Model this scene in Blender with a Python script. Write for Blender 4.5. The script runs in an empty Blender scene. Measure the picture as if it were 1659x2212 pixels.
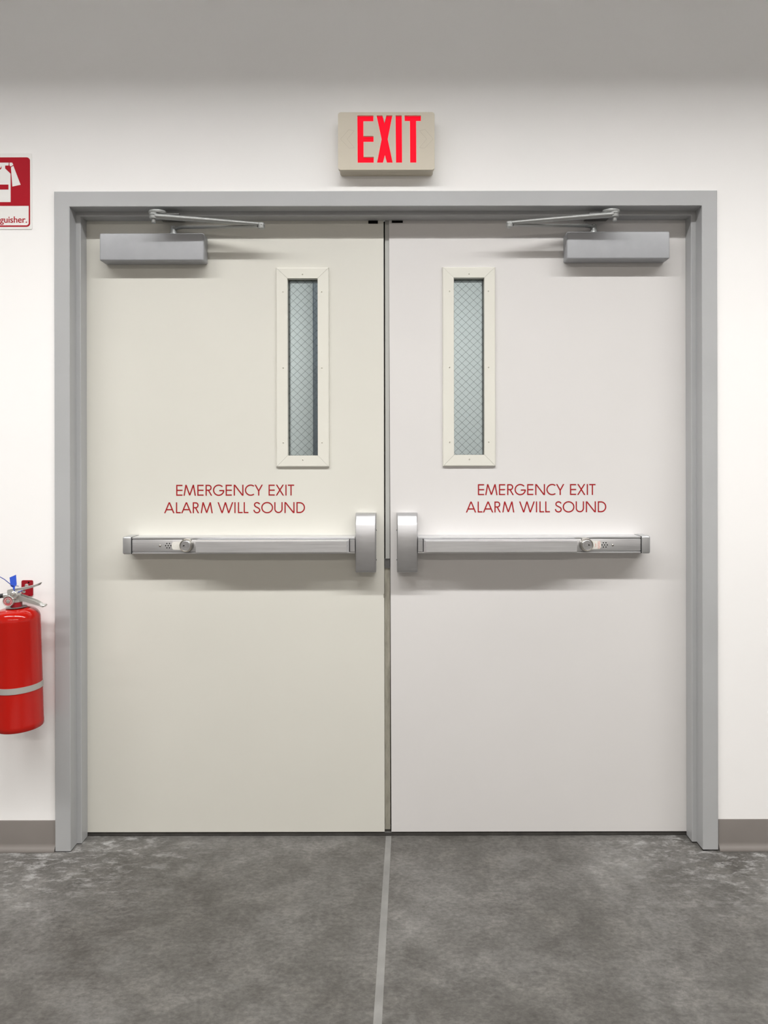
import bpy, bmesh, math, random
from mathutils import Vector, Matrix
random.seed(4)
S = bpy.context.scene
COL = S.collection
R = math.radians

# ------------------------------------------------------------------ camera
cd = bpy.data.cameras.new('camera')
cam = bpy.data.objects.new('camera', cd)
COL.objects.link(cam)
cam.location = (0.0, -2.393, 1.325)
cam.rotation_euler = (R(90), R(0.1), 0)
cd.sensor_fit = 'VERTICAL'
cd.sensor_height = 36.0
cd.lens = 24.97
cd.shift_x = -20.5 / 2212
cd.shift_y = -116.0 / 2212
cd.clip_start = 0.05
S.camera = cam

# ------------------------------------------------------------------ world, lights, exposure
w = bpy.data.worlds.new('world')
S.world = w
w.use_nodes = True
w.node_tree.nodes['Background'].inputs[0].default_value = (0.9, 0.95, 1.0, 1)
w.node_tree.nodes['Background'].inputs[1].default_value = 0.0
S.view_settings.view_transform = 'Standard'
S.view_settings.look = 'None'
S.view_settings.gamma = 1.0
S.view_settings.use_curve_mapping = False
S.view_settings.exposure = 0.04

LIGHT_Z = 3.60
def strip_light(y, energy, length=7.0, width=0.10, spread=180, x=0.0, col=(1.0, 0.985, 0.965), z=LIGHT_Z):
    """a row of hanging fluorescent strips, parallel to the door wall"""
    ld = bpy.data.lights.new('ceiling_strip', 'AREA')
    ld.shape = 'RECTANGLE'
    ld.size = length
    ld.size_y = width
    ld.energy = energy
    ld.color = col
    ld.spread = R(spread)
    o = bpy.data.objects.new('ceiling_strip', ld)
    o.location = (x, y, z)
    COL.objects.link(o)
    return o
for lx in (-2.45, 0.0, 2.45):     # three lamps end to end in a hooded reflector, built with the room below
    strip_light(-1.70, 82, length=2.2, x=lx)
strip_light(-6.6, 178, col=(1.0, 0.93, 0.855), z=3.75)  # bare, warm-tinted fill strip, unseen; stands in for the hall's further rows
# unseen lamp added to light the space behind the doors
vl = bpy.data.lights.new('vestibule_lamp', 'AREA')
vl.shape = 'RECTANGLE'; vl.size = 1.6; vl.size_y = 0.3; vl.energy = 25
vl.color = (1.0, 0.99, 0.97)
vo = bpy.data.objects.new('vestibule_lamp', vl)
vo.location = (-0.15, 0.7, 2.55)
COL.objects.link(vo)

# ------------------------------------------------------------------ materials
def mat(name, col, rough=0.5, metal=0.0, spec=0.5, emit=None, estr=0.0, coat=0.0):
    m = bpy.data.materials.new(name)
    m.use_nodes = True
    b = m.node_tree.nodes['Principled BSDF']
    b.inputs['Base Color'].default_value = (*col, 1)
    b.inputs['Roughness'].default_value = rough
    b.inputs['Metallic'].default_value = metal
    b.inputs['Specular IOR Level'].default_value = spec
    b.inputs['Coat Weight'].default_value = coat
    if emit:
        b.inputs['Emission Color'].default_value = (*emit, 1)
        b.inputs['Emission Strength'].default_value = estr
    return m

def nodes(m):
    return m.node_tree.nodes, m.node_tree.links, m.node_tree.nodes['Principled BSDF']

def noise(m, scale=(1, 1, 1), s=5.0, detail=4.0, rough=0.5, dist=0.0, coord='Object'):
    n, l, b = nodes(m)
    tc = n.new('ShaderNodeTexCoord')
    mp = n.new('ShaderNodeMapping')
    mp.inputs['Scale'].default_value = scale
    l.new(tc.outputs[coord], mp.inputs['Vector'])
    t = n.new('ShaderNodeTexNoise')
    t.inputs['Scale'].default_value = s
    t.inputs['Detail'].default_value = detail
    t.inputs['Roughness'].default_value = rough
    t.inputs['Distortion'].default_value = dist
    l.new(mp.outputs['Vector'], t.inputs['Vector'])
    return t.outputs['Fac']

def ramp(m, fac, stops):
    n, l, b = nodes(m)
    r = n.new('ShaderNodeValToRGB')
    e = r.color_ramp.elements
    while len(e) < len(stops):
        e.new(0.5)
    for i, (p, c) in enumerate(stops):
        e[i].position = p
        e[i].color = (*c, 1) if len(c) == 3 else c
    l.new(fac, r.inputs['Fac'])
    return r.outputs['Color']

def mixc(m, fac, a, b_, mode='MIX'):
    n, l, b = nodes(m)
    x = n.new('ShaderNodeMix')
    x.data_type = 'RGBA'
    x.blend_type = mode
    if isinstance(fac, float):
        x.inputs[0].default_value = fac
    else:
        l.new(fac, x.inputs[0])
    for v, i in ((a, 6), (b_, 7)):
        if isinstance(v, tuple):
            x.inputs[i].default_value = (*v, 1)
        else:
            l.new(v, x.inputs[i])
    return x.outputs[2]

def bump(m, h, strength=0.1, dist=0.001):
    n, l, b = nodes(m)
    x = n.new('ShaderNodeBump')
    x.inputs['Strength'].default_value = strength
    x.inputs['Distance'].default_value = dist
    l.new(h, x.inputs['Height'])
    l.new(x.outputs['Normal'], b.inputs['Normal'])

def painted(name, col, rough, var=0.03, bs=0.05, s=3.0, spec=0.5):
    m = mat(name, col, rough, spec=spec)
    n, l, b = nodes(m)
    f = noise(m, (1, 1, 1), s, 5)
    lo = tuple(c * (1 - var) for c in col)
    hi = tuple(min(1, c * (1 + var)) for c in col)
    l.new(ramp(m, f, [(0.3, lo), (0.7, hi)]), b.inputs['Base Color'])
    if bs:
        bump(m, noise(m, (1, 1, 1), 350, 2), bs, 0.0006)
    return m

def brushed(name, col, rough, scale, var=0.12, bs=0.05, metal=0.8):
    m = mat(name, col, rough, metal=metal)
    n, l, b = nodes(m)
    f = noise(m, scale, 1.0, 3, 0.6)
    l.new(ramp(m, f, [(0.3, tuple(c * (1 - var) for c in col)), (0.7, tuple(min(1, c * (1 + var)) for c in col))]), b.inputs['Base Color'])
    r = n.new('ShaderNodeMapRange')
    r.inputs['To Min'].default_value = rough * 0.8
    r.inputs['To Max'].default_value = rough * 1.25
    l.new(f, r.inputs['Value'])
    l.new(r.outputs[0], b.inputs['Roughness'])
    if bs:
        bump(m, f, bs, 0.0002)
    return m

M = {}
M['wall'] = painted('wall_paint', (0.905, 0.895, 0.885), 0.6, 0.012, 0.12, 1.5, 0.3)
M['ceiling'] = painted('ceiling_paint', (0.55, 0.55, 0.55), 0.8, 0.02, 0, 2)
M['door_cream'] = painted('cream_door_paint', (0.665, 0.655, 0.598), 0.42, 0.02, 0.06, 2.0, 0.4)
M['door_grey'] = painted('pinkish_grey_door_paint', (0.68, 0.665, 0.655), 0.42, 0.02, 0.06, 2.0, 0.4)
M['frame'] = painted('grey_frame_paint', (0.425, 0.432, 0.438), 0.38, 0.03, 0.08, 4)
M['closer'] = painted('silver_grey_enamel', (0.385, 0.395, 0.415), 0.4, 0.03, 0.1, 30)
M['arm'] = mat('cast_silver_enamel', (0.36, 0.37, 0.365), 0.36, 0.5)
M['arm_dark'] = mat('dark_bracket_metal', (0.16, 0.16, 0.16), 0.45, 0.4)
M['lite'] = painted('ivory_trim_enamel', (0.71, 0.70, 0.635), 0.38, 0.015, 0.03, 3)
M['screw'] = mat('ivory_screw_paint', (0.72, 0.70, 0.62), 0.35)
M['black'] = mat('black_void', (0.004, 0.004, 0.004), 0.8, spec=0.1)
M['steel'] = brushed('brushed_stainless', (0.70, 0.705, 0.72), 0.33, (6, 300, 420))
M['steel_v'] = brushed('satin_stainless_case', (0.52, 0.52, 0.53), 0.47, (25, 200, 200), 0.03, 0.0, 1.0)
M['cap'] = mat('satin_grey_cast_cap', (0.56, 0.57, 0.58), 0.36, 0.8)
M['nickel'] = mat('satin_nickel', (0.52, 0.50, 0.46), 0.25, 1.0)
M['core'] = mat('bright_key_core', (0.72, 0.73, 0.76), 0.3, 1.0)
M['sticker'] = painted('off_white_sticker', (0.72, 0.71, 0.66), 0.6, 0.06, 0, 300)
M['sticker_ink'] = mat('faded_red_ink', (0.62, 0.22, 0.18), 0.6)
M['letter'] = mat('red_vinyl', (0.33, 0.010, 0.014), 0.55, spec=0.2)
M['sign_red'] = painted('red_sign_print', (0.40, 0.003, 0.014), 0.55, 0.05, 0, 10, 0.15)
M['sign_white'] = mat('white_sign_plastic', (0.82, 0.81, 0.79), 0.4)
M['exit_body'] = painted('beige_thermoplastic', (0.60, 0.55, 0.45), 0.5, 0.01, 0.08, 20)
M['exit_score'] = mat('scored_beige', (0.36, 0.32, 0.26), 0.6)
M['exit_red'] = mat('lit_red_diffuser', (0.25, 0.0, 0.003), 0.6, spec=0.1, emit=(1.0, 0.004, 0.02), estr=1.1)
M['ext_red'] = painted('red_gloss_enamel', (0.42, 0.008, 0.004), 0.10, 0.03, 0.0, 8, 0.35)
nodes(M['ext_red'])[2].inputs['Coat Weight'].default_value = 0.15
M['bracket_red'] = mat('dark_red_enamel', (0.30, 0.006, 0.014), 0.3)
M['alu'] = mat('cast_aluminium', (0.66, 0.655, 0.63), 0.33, 0.75)
M['alu_dark'] = mat('dark_aluminium', (0.30, 0.30, 0.30), 0.35, 0.8)
M['band'] = mat('grey_band', (0.46, 0.45, 0.42), 0.45, 0.3)
M['hose'] = mat('black_rubber', (0.015, 0.015, 0.017), 0.4)
M['tag'] = mat('blue_plastic', (0.04, 0.11, 0.66), 0.4)
M['tag_cord'] = mat('dark_blue_plastic', (0.02, 0.05, 0.30), 0.4)
M['gauge_face'] = mat('red_gauge_dial', (0.45, 0.10, 0.11), 0.25)
M['gauge_mark'] = mat('pale_gauge_print', (0.75, 0.68, 0.66), 0.3)
M['base'] = painted('taupe_rubber_base', (0.20, 0.181, 0.167), 0.45, 0.05, 0.05, 6)
M['threshold'] = painted('dark_bronze_threshold', (0.05, 0.047, 0.043), 0.5, 0.25, 0.2, 25)
M['astragal'] = painted('pale_grey_astragal', (0.46, 0.465, 0.445), 0.4, 0.03, 0.0, 5)
M['caulk'] = mat('dark_joint', (0.03, 0.028, 0.025), 0.8)
M['joint'] = painted('pale_joint_filler', (0.21, 0.208, 0.198), 0.6, 0.15, 0.2, 12)
M['vest_wall'] = painted('vestibule_paint', (0.66, 0.68, 0.69), 0.6, 0.03, 0, 2)
M['pillar'] = painted('slate_blue_paint', (0.06, 0.075, 0.095), 0.4, 0.15, 0, 4)
M['wire'] = mat('glass_wire', (0.13, 0.14, 0.15), 0.5, 0.3)

# weathered lower seal
m = mat('weathered_zinc_seal', (0.25, 0.24, 0.2), 0.55, 0.2)
n, l, b = nodes(m)
l.new(ramp(m, noise(m, (40, 1, 9), 1.6, 6, 0.6), [(0.3, (0.30, 0.285, 0.24)), (0.5, (0.40, 0.385, 0.325)), (0.75, (0.52, 0.49, 0.42))]), b.inputs['Base Color'])
M['seal'] = m

# wired glass pane: clear body with fresnel reflection
m = bpy.data.materials.new('clear_glass')
m.use_nodes = True
nt = m.node_tree
nt.nodes.remove(nt.nodes['Principled BSDF'])
tr = nt.nodes.new('ShaderNodeBsdfTransparent'); tr.inputs[0].default_value = (0.90, 0.94, 0.93, 1)
gl = nt.nodes.new('ShaderNodeBsdfGlossy'); gl.inputs['Roughness'].default_value = 0.03
fr = nt.nodes.new('ShaderNodeFresnel'); fr.inputs['IOR'].default_value = 1.5
mx = nt.nodes.new('ShaderNodeMixShader')
nt.links.new(fr.outputs[0], mx.inputs[0]); nt.links.new(tr.outputs[0], mx.inputs[1]); nt.links.new(gl.outputs[0], mx.inputs[2])
nt.links.new(mx.outputs[0], nt.nodes['Material Output'].inputs['Surface'])
M['glass'] = m

# concrete floor
m = mat('mottled_concrete', (0.18, 0.175, 0.165), 0.5, spec=0.4)
n, l, b = nodes(m)
big = noise(m, (1, 1, 1), 2.1, 8, 0.62, 0.6)
med = noise(m, (1, 1.2, 1), 8.5, 9, 0.70, 0.25)
fine = noise(m, (1, 1.5, 1), 62, 6, 0.7, 0.3)
c1 = ramp(m, big, [(0.32, (0.088, 0.083, 0.075)), (0.51, (0.118, 0.113, 0.105)), (0.69, (0.168, 0.163, 0.154))])
c2 = ramp(m, med, [(0.30, (0.30, 0.295, 0.285)), (0.5, (0.48, 0.48, 0.48)), (0.70, (0.74, 0.74, 0.735))])
c3 = ramp(m, fine, [(0.28, (0.28, 0.28, 0.28)), (0.5, (0.49, 0.49, 0.49)), (0.74, (0.74, 0.74, 0.74))])
col = mixc(m, 0.8, c1, c2, 'OVERLAY')
col = mixc(m, 0.8, col, c3, 'OVERLAY')
# plaster dust trodden in along the foot of the wall beside the frame
tc = n.new('ShaderNodeTexCoord'); sp = n.new('ShaderNodeSeparateXYZ')
l.new(tc.outputs['Object'], sp.inputs[0])
my = n.new('ShaderNodeMapRange'); my.inputs['From Min'].default_value = -0.42; my.inputs['From Max'].default_value = 0.02
l.new(sp.outputs['Y'], my.inputs['Value'])
ab = n.new('ShaderNodeMath'); ab.operation = 'ABSOLUTE'; l.new(sp.outputs['X'], ab.inputs[0])
mx_ = n.new('ShaderNodeMapRange'); mx_.inputs['From Min'].default_value = 0.55; mx_.inputs['From Max'].default_value = 1.15
l.new(ab.outputs[0], mx_.inputs['Value'])
mu = n.new('ShaderNodeMath'); mu.operation = 'MULTIPLY'; l.new(my.outputs[0], mu.inputs[0]); l.new(mx_.outputs[0], mu.inputs[1])
dn = ramp(m, noise(m, (1, 2.0, 1), 15, 9, 0.75, 0.2), [(0.50, (0, 0, 0)), (0.66, (1, 1, 1))])
mu2 = n.new('ShaderNodeMath'); mu2.operation = 'MULTIPLY'; l.new(mu.outputs[0], mu2.inputs[0]); l.new(dn, mu2.inputs[1])
col = mixc(m, mu2.outputs[0], col, (0.46, 0.46, 0.45))
# pale scuffed patches here and there
sc = ramp(m, noise(m, (1, 1.3, 1), 3.6, 10, 0.72, 0.2), [(0.55, (0, 0, 0)), (0.76, (0.45, 0.45, 0.45))])
col = mixc(m, sc, col, (0.235, 0.232, 0.222))
l.new(col, b.inputs['Base Color'])
l.new(ramp(m, med, [(0.3, (0.40, 0.40, 0.40)), (0.7, (0.60, 0.60, 0.60))]), b.inputs['Roughness'])
bump(m, fine, 0.16, 0.0015)
M['floor'] = m

# ------------------------------------------------------------------ mesh helpers (all coordinates in metres, world axes)
def box(bm, x0, x1, y0, y1, z0, z1, bev=0.0, seg=2):
    x0, x1 = min(x0, x1), max(x0, x1)
    c = Vector(((x0 + x1) / 2, (y0 + y1) / 2, (z0 + z1) / 2))
    mt = Matrix.Translation(c) @ Matrix.Diagonal((x1 - x0, y1 - y0, z1 - z0, 1))
    g = bmesh.ops.create_cube(bm, size=1.0, matrix=mt)
    if bev:
        es = list({e for v in g['verts'] for e in v.link_edges})
        bmesh.ops.bevel(bm, geom=es, offset=bev, segments=seg, profile=0.5, affect='EDGES')

def prism(bm, pts, y0, y1):
    """polygon in x/z pushed from depth y0 to y1"""
    a = [bm.verts.new((x, y0, z)) for x, z in pts]
    c = [bm.verts.new((x, y1, z)) for x, z in pts]
    bm.faces.new(a)
    bm.faces.new(c[::-1])
    k = len(pts)
    for i in range(k):
        j = (i + 1) % k
        bm.faces.new((a[i], c[i], c[j], a[j]))

def lathe(bm, prof, origin, axis='z', seg=40, cap=True):
    """prof = [(radius, height)] turned about an axis through origin"""
    o = Vector(origin)
    rings = []
    for r, h in prof:
        ring = []
        for i in range(seg):
            a = 2 * math.pi * i / seg
            u, v = r * math.cos(a), r * math.sin(a)
            p = {'z': (u, v, h), 'y': (u, h, v), 'x': (h, u, v)}[axis]
            ring.append(bm.verts.new(o + Vector(p)))
        rings.append(ring)
    for p, q in zip(rings, rings[1:]):
        for i in range(seg):
            j = (i + 1) % seg
            bm.faces.new((p[i], p[j], q[j], q[i]))
    if cap:
        bm.faces.new(rings[0][::-1])
        bm.faces.new(rings[-1])

def tube(bm, pts, rad, seg=8, sx=1.0, sy=1.0):
    """round bar along a polyline; rad may be a list"""
    pts = [Vector(p) for p in pts]
    rings = []
    for i, p in enumerate(pts):
        t = (pts[min(i + 1, len(pts) - 1)] - pts[max(i - 1, 0)]).normalized()
        up = Vector((0, 0, 1)) if abs(t.z) < 0.9 else Vector((0, 1, 0))
        s = t.cross(up).normalized()
        u = s.cross(t).normalized()
        r = rad[i] if isinstance(rad, (list, tuple)) else rad
        rings.append([bm.verts.new(p + s * (r * sx * math.cos(2 * math.pi * k / seg)) + u * (r * sy * math.sin(2 * math.pi * k / seg))) for k in range(seg)])
    for p, q in zip(rings, rings[1:]):
        for i in range(seg):
            j = (i + 1) % seg
            bm.faces.new((p[i], p[j], q[j], q[i]))
    bm.faces.new(rings[0][::-1])
    bm.faces.new(rings[-1])

def rrect(x0, x1, z0, z1, r, seg=6):
    pts = []
    for cx, cz, a0 in ((x1 - r, z1 - r, 0), (x0 + r, z1 - r, 90), (x0 + r, z0 + r, 180), (x1 - r, z0 + r, 270)):
        for i in range(seg + 1):
            a = R(a0 + 90 * i / seg)
            pts.append((cx + r * math.cos(a), cz + r * math.sin(a)))
    return pts

ROOT = {}
def build(name, fill, material, parent=None, origin=None, smooth=35, kind=None, label=None):
    """one mesh object; fill(bm) draws in world metres"""
    bm = bmesh.new()
    fill(bm)
    bmesh.ops.recalc_face_normals(bm, faces=bm.faces)
    org = Vector(ROOT[parent]) if parent else Vector(origin or (0, 0, 0))
    bmesh.ops.translate(bm, verts=bm.verts, vec=-org)
    me = bpy.data.meshes.new(name)
    bm.to_mesh(me)
    bm.free()
    me.materials.append(M[material])
    if smooth:
        for p in me.polygons:
            p.use_smooth = True
        me.set_sharp_from_angle(angle=R(smooth))
    o = bpy.data.objects.new(name, me)
    COL.objects.link(o)
    if parent:
        o.parent = parent
    else:
        o.location = org
    ROOT[o] = org
    if kind:
        o['kind'] = kind
    if label:
        o['label'] = label
    return o

def thing(name, label, cat, loc, group=None, kind=None):
    o = bpy.data.objects.new(name, None)
    o.empty_display_size = 0.05
    COL.objects.link(o)
    o.location = loc
    ROOT[o] = Vector(loc)
    tag(o, label, cat, group, kind)
    return o

def tag(o, label, cat, group=None, kind=None):
    o['label'] = label
    o['category'] = cat
    if group:
        o['group'] = group
    if kind:
        o['kind'] = kind
    return o

def outline_plate(name, loops, y0, y1, material, parent, bev=0.0):
    """flat plate with holes: first loop is the outline, the others are openings"""
    cu = bpy.data.curves.new(name, 'CURVE')
    cu.dimensions = '2D'
    cu.fill_mode = 'BOTH'
    cu.extrude = abs(y1 - y0) / 2
    org = ROOT[parent]
    for lp in loops:
        s = cu.splines.new('POLY')
        s.points.add(len(lp) - 1)
        for p, (x, z) in zip(s.points, lp):
            p.co = (x - org.x, z - org.z, 0, 1)
        s.use_cyclic_u = True
    tmp = bpy.data.objects.new(name, cu)
    me = bpy.data.meshes.new_from_object(tmp)
    bpy.data.objects.remove(tmp)
    me.transform(Matrix.Translation((0, (y0 + y1) / 2 - org.y, 0)) @ Matrix.Rotation(R(90), 4, 'X'))
    me.materials.clear()
    me.materials.append(M[material])
    o = bpy.data.objects.new(name, me)
    COL.objects.link(o)
    o.parent = parent
    ROOT[o] = org
    return o

# ================================================================== THE SETTING
WALL_Y = 0.010            # painted wall surface; the frame face stands at y = 0
STOP_Y = 0.049
DOOR_Y = 0.097
XL, XR, ZT = -1.0905, 1.0406, 2.1743      # rebate of the frame
RX, RB, RC = 6.0, -9.0, 4.8              # half width, back and height of the hall

tag(build('floor', lambda bm: box(bm, -RX, RX, RB, 2.0, -0.1, 0.0), 'floor', smooth=0, kind='structure'),
    'mottled grey polished concrete floor', 'floor')
def f(bm):
    box(bm, -RX, XL - 0.03, WALL_Y, 0.16, 0, RC)
    box(bm, XR + 0.03, RX, WALL_Y, 0.16, 0, RC)
    box(bm, XL - 0.03, XR + 0.03, WALL_Y, 0.16, ZT + 0.03, RC)
tag(build('wall_front', f, 'wall', smooth=0, kind='structure'), 'plain white painted wall around the double doors', 'wall')
tag(build('wall_left', lambda bm: box(bm, -RX - 0.1, -RX, RB, 0.16, 0, RC), 'wall', smooth=0, kind='structure'), 'white side wall of the hall beside the extinguisher', 'wall')
tag(build('wall_right', lambda bm: box(bm, RX, RX + 0.1, RB, 0.16, 0, RC), 'wall', smooth=0, kind='structure'), 'white side wall of the hall facing the extinguisher side', 'wall')
tag(build('wall_back', lambda bm: box(bm, -RX - 0.1, RX + 0.1, RB - 0.1, RB, 0, RC), 'wall', smooth=0, kind='structure'), 'white end wall of the hall facing the doors', 'wall')
tag(build('ceiling', lambda bm: box(bm, -RX - 0.1, RX + 0.1, RB - 0.1, 0.16, RC, RC + 0.1), 'ceiling', smooth=0, kind='structure'), 'grey ceiling of the hall', 'ceiling')
# vestibule behind the doors
def f(bm):
    box(bm, -1.6, 1.6, 1.6, 1.7, 0, 2.7)
    box(bm, -1.7, -1.6, 0.17, 1.7, 0, 2.7)
    box(bm, 1.6, 1.7, 0.17, 1.7, 0, 2.7)
    box(bm, -1.7, 1.7, 0.17, 1.7, 2.7, 2.8)
tag(build('wall_vestibule', f, 'vest_wall', smooth=0, kind='structure'), 'pale green-grey walls of the vestibule behind the glass', 'wall')

# hooded reflector of the strip light row in front of the doors
def f(bm):
    box(bm, -3.6, 3.6, -1.70 - 0.115, -1.70 + 0.115, LIGHT_Z + 0.012, LIGHT_Z + 0.016)
    for sy in (-1, 1):
        box(bm, -3.6, 3.6, -1.70 + sy * 0.112 - 0.003, -1.70 + sy * 0.112 + 0.003, LIGHT_Z - 0.089, LIGHT_Z + 0.012)
hd = thing('strip_light', 'long grey hooded strip light hanging overhead in front of the doors', 'ceiling light', (0, -1.70, LIGHT_Z))
build('reflector_hood', f, 'frame', hd, smooth=0)
for x in (-2.4, 0, 2.4):
    build('hanger_rod', lambda bm: tube(bm, [(x, -1.70, LIGHT_Z + 0.017), (x, -1.70, RC)], 0.006, 8), 'frame', hd, smooth=0)

# floor joint
fl = bpy.data.objects['floor']
def f(bm):
    a = [(-0.0290, 0.098), (-0.0097, 0.098), (-0.122, -4.6), (-0.148, -4.6)]
    lo = [bm.verts.new((x, y, -0.004)) for x, y in a]
    hi = [bm.verts.new((x, y, 0.0004)) for x, y in a]
    bm.faces.new(hi)
    for i in range(4):
        j = (i + 1) % 4
        bm.faces.new((lo[i], lo[j], hi[j], hi[i]))
build('joint_strip', f, 'joint', fl, smooth=0, label='pale filled control joint')

# baseboards: rubber cove base with a flared toe
def cove(x0, x1):
    def f(bm):
        prof = [(WALL_Y, 0.0), (-0.0050, 0.0), (-0.0055, 0.0025), (-0.0035, 0.008), (0.0005, 0.013), (0.0045, 0.018), (0.0065, 0.026), (0.0068, 0.100), (0.0080, 0.1025), (WALL_Y, 0.1027)]
        a = [bm.verts.new((x0, y, z)) for y, z in prof]
        c = [bm.verts.new((x1, y, z)) for y, z in prof]
        bm.faces.new(a); bm.faces.new(c[::-1])
        for i in range(len(prof)):
            j = (i + 1) % len(prof)
            bm.faces.new((a[i], a[j], c[j], c[i]))
    return f
tag(build('baseboard_left', cove(-RX, XL - 0.0535), 'base', smooth=50, kind='structure'), 'taupe rubber cove baseboard on the extinguisher side', 'baseboard')
tag(build('baseboard_right', cove(XR + 0.0555, RX), 'base', smooth=50, kind='structure'), 'taupe rubber cove baseboard on the side without extinguisher', 'baseboard')

# door frame: double rebated steel frame, two jambs and a head with mitred corners
def frame_prof():
    c = 0.0016
    return [(-0.029, 0.16), (-0.029, 0.0098), (-0.052, 0.0098), (-0.052, c), (-0.052 + c, 0), (-c, 0), (0, c),
            (0, STOP_Y), (0.016 - c, STOP_Y), (0.016, STOP_Y + c), (0.016, 0.0962), (0.0, 0.0962), (0.0, 0.16)]
def side(sx, zb):
    def f(bm):
        p = frame_prof()
        xr = XL if sx > 0 else XR
        a = [bm.verts.new((xr + sx * o, y, zb)) for o, y in p]
        c = [bm.verts.new((xr + sx * o, y, ZT - o)) for o, y in p]
        bm.faces.new(a); bm.faces.new(c)
        for i in range(len(p)):
            j = (i + 1) % len(p)
            bm.faces.new((a[i], a[j], c[j], c[i]))
    return f
def head(bm):
    p = frame_prof()
    a = [bm.verts.new((XL + o, y, ZT - o)) for o, y in p]
    c = [bm.verts.new((XR - o, y, ZT - o)) for o, y in p]
    bm.faces.new(a); bm.faces.new(c)
    for i in range(len(p)):
        j = (i + 1) % len(p)
        bm.faces.new((a[i], a[j], c[j], c[i]))
fr_ = thing('trim_1', 'grey painted steel frame around the double doors', 'door frame', (-0.025, 0.05, 0), kind='structure')
build('jamb', side(1, 0.003), 'frame', fr_, smooth=0)
build('jamb', side(-1, 0.005), 'frame', fr_, smooth=0)
build('head', head, 'frame', fr_, smooth=0)
for sx, xr, zz in ((1, XL, 0.003), (-1, XR, 0.005)):
    def f(bm, sx=sx, xr=xr, zz=zz):
        box(bm, xr - sx * 0.051, xr - sx * 0.001, 0.002, 0.011, 0.0, zz)
        box(bm, xr - sx * 0.02, xr - sx * 0.001, 0.002, 0.09, 0.0, zz)
        box(bm, xr, xr + sx * 0.0145, 0.051, 0.09, 0.0, zz)
    build('floor_sealant', f, 'caulk', fr_, smooth=0)

th = build('trim_2', lambda bm: (box(bm, XL + 0.0005, XR - 0.0005, 0.1005, 0.150, 0.0, 0.0135, 0.002, 1), box(bm, XL + 0.0005, XR - 0.0005, 0.150, 0.22, 0.0, 0.006, 0.002, 1)), 'threshold', origin=(0, 0.16, 0), smooth=0, kind='structure')
tag(th, 'dark bronze threshold strip under the double doors', 'threshold')

# ================================================================== DOORS
LEAF_L = (XL + 0.003, -0.0333)
LEAF_R = (-0.0118, XR - 0.003)
LB, LT = 0.0160, 2.170
WIN_L = dict(ox0=-0.4099, ox1=-0.2247, ix0=-0.3694, ix1=-0.2643, oz0=1.2950, oz1=1.9926, iz0=1.3352, iz1=1.9540)
WIN_R = dict(ox0=0.1722, ox1=0.3573, ix0=0.2120, ix1=0.3182, oz0=1.2962, oz1=1.9935, iz0=1.3365, iz1=1.9555)

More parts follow.
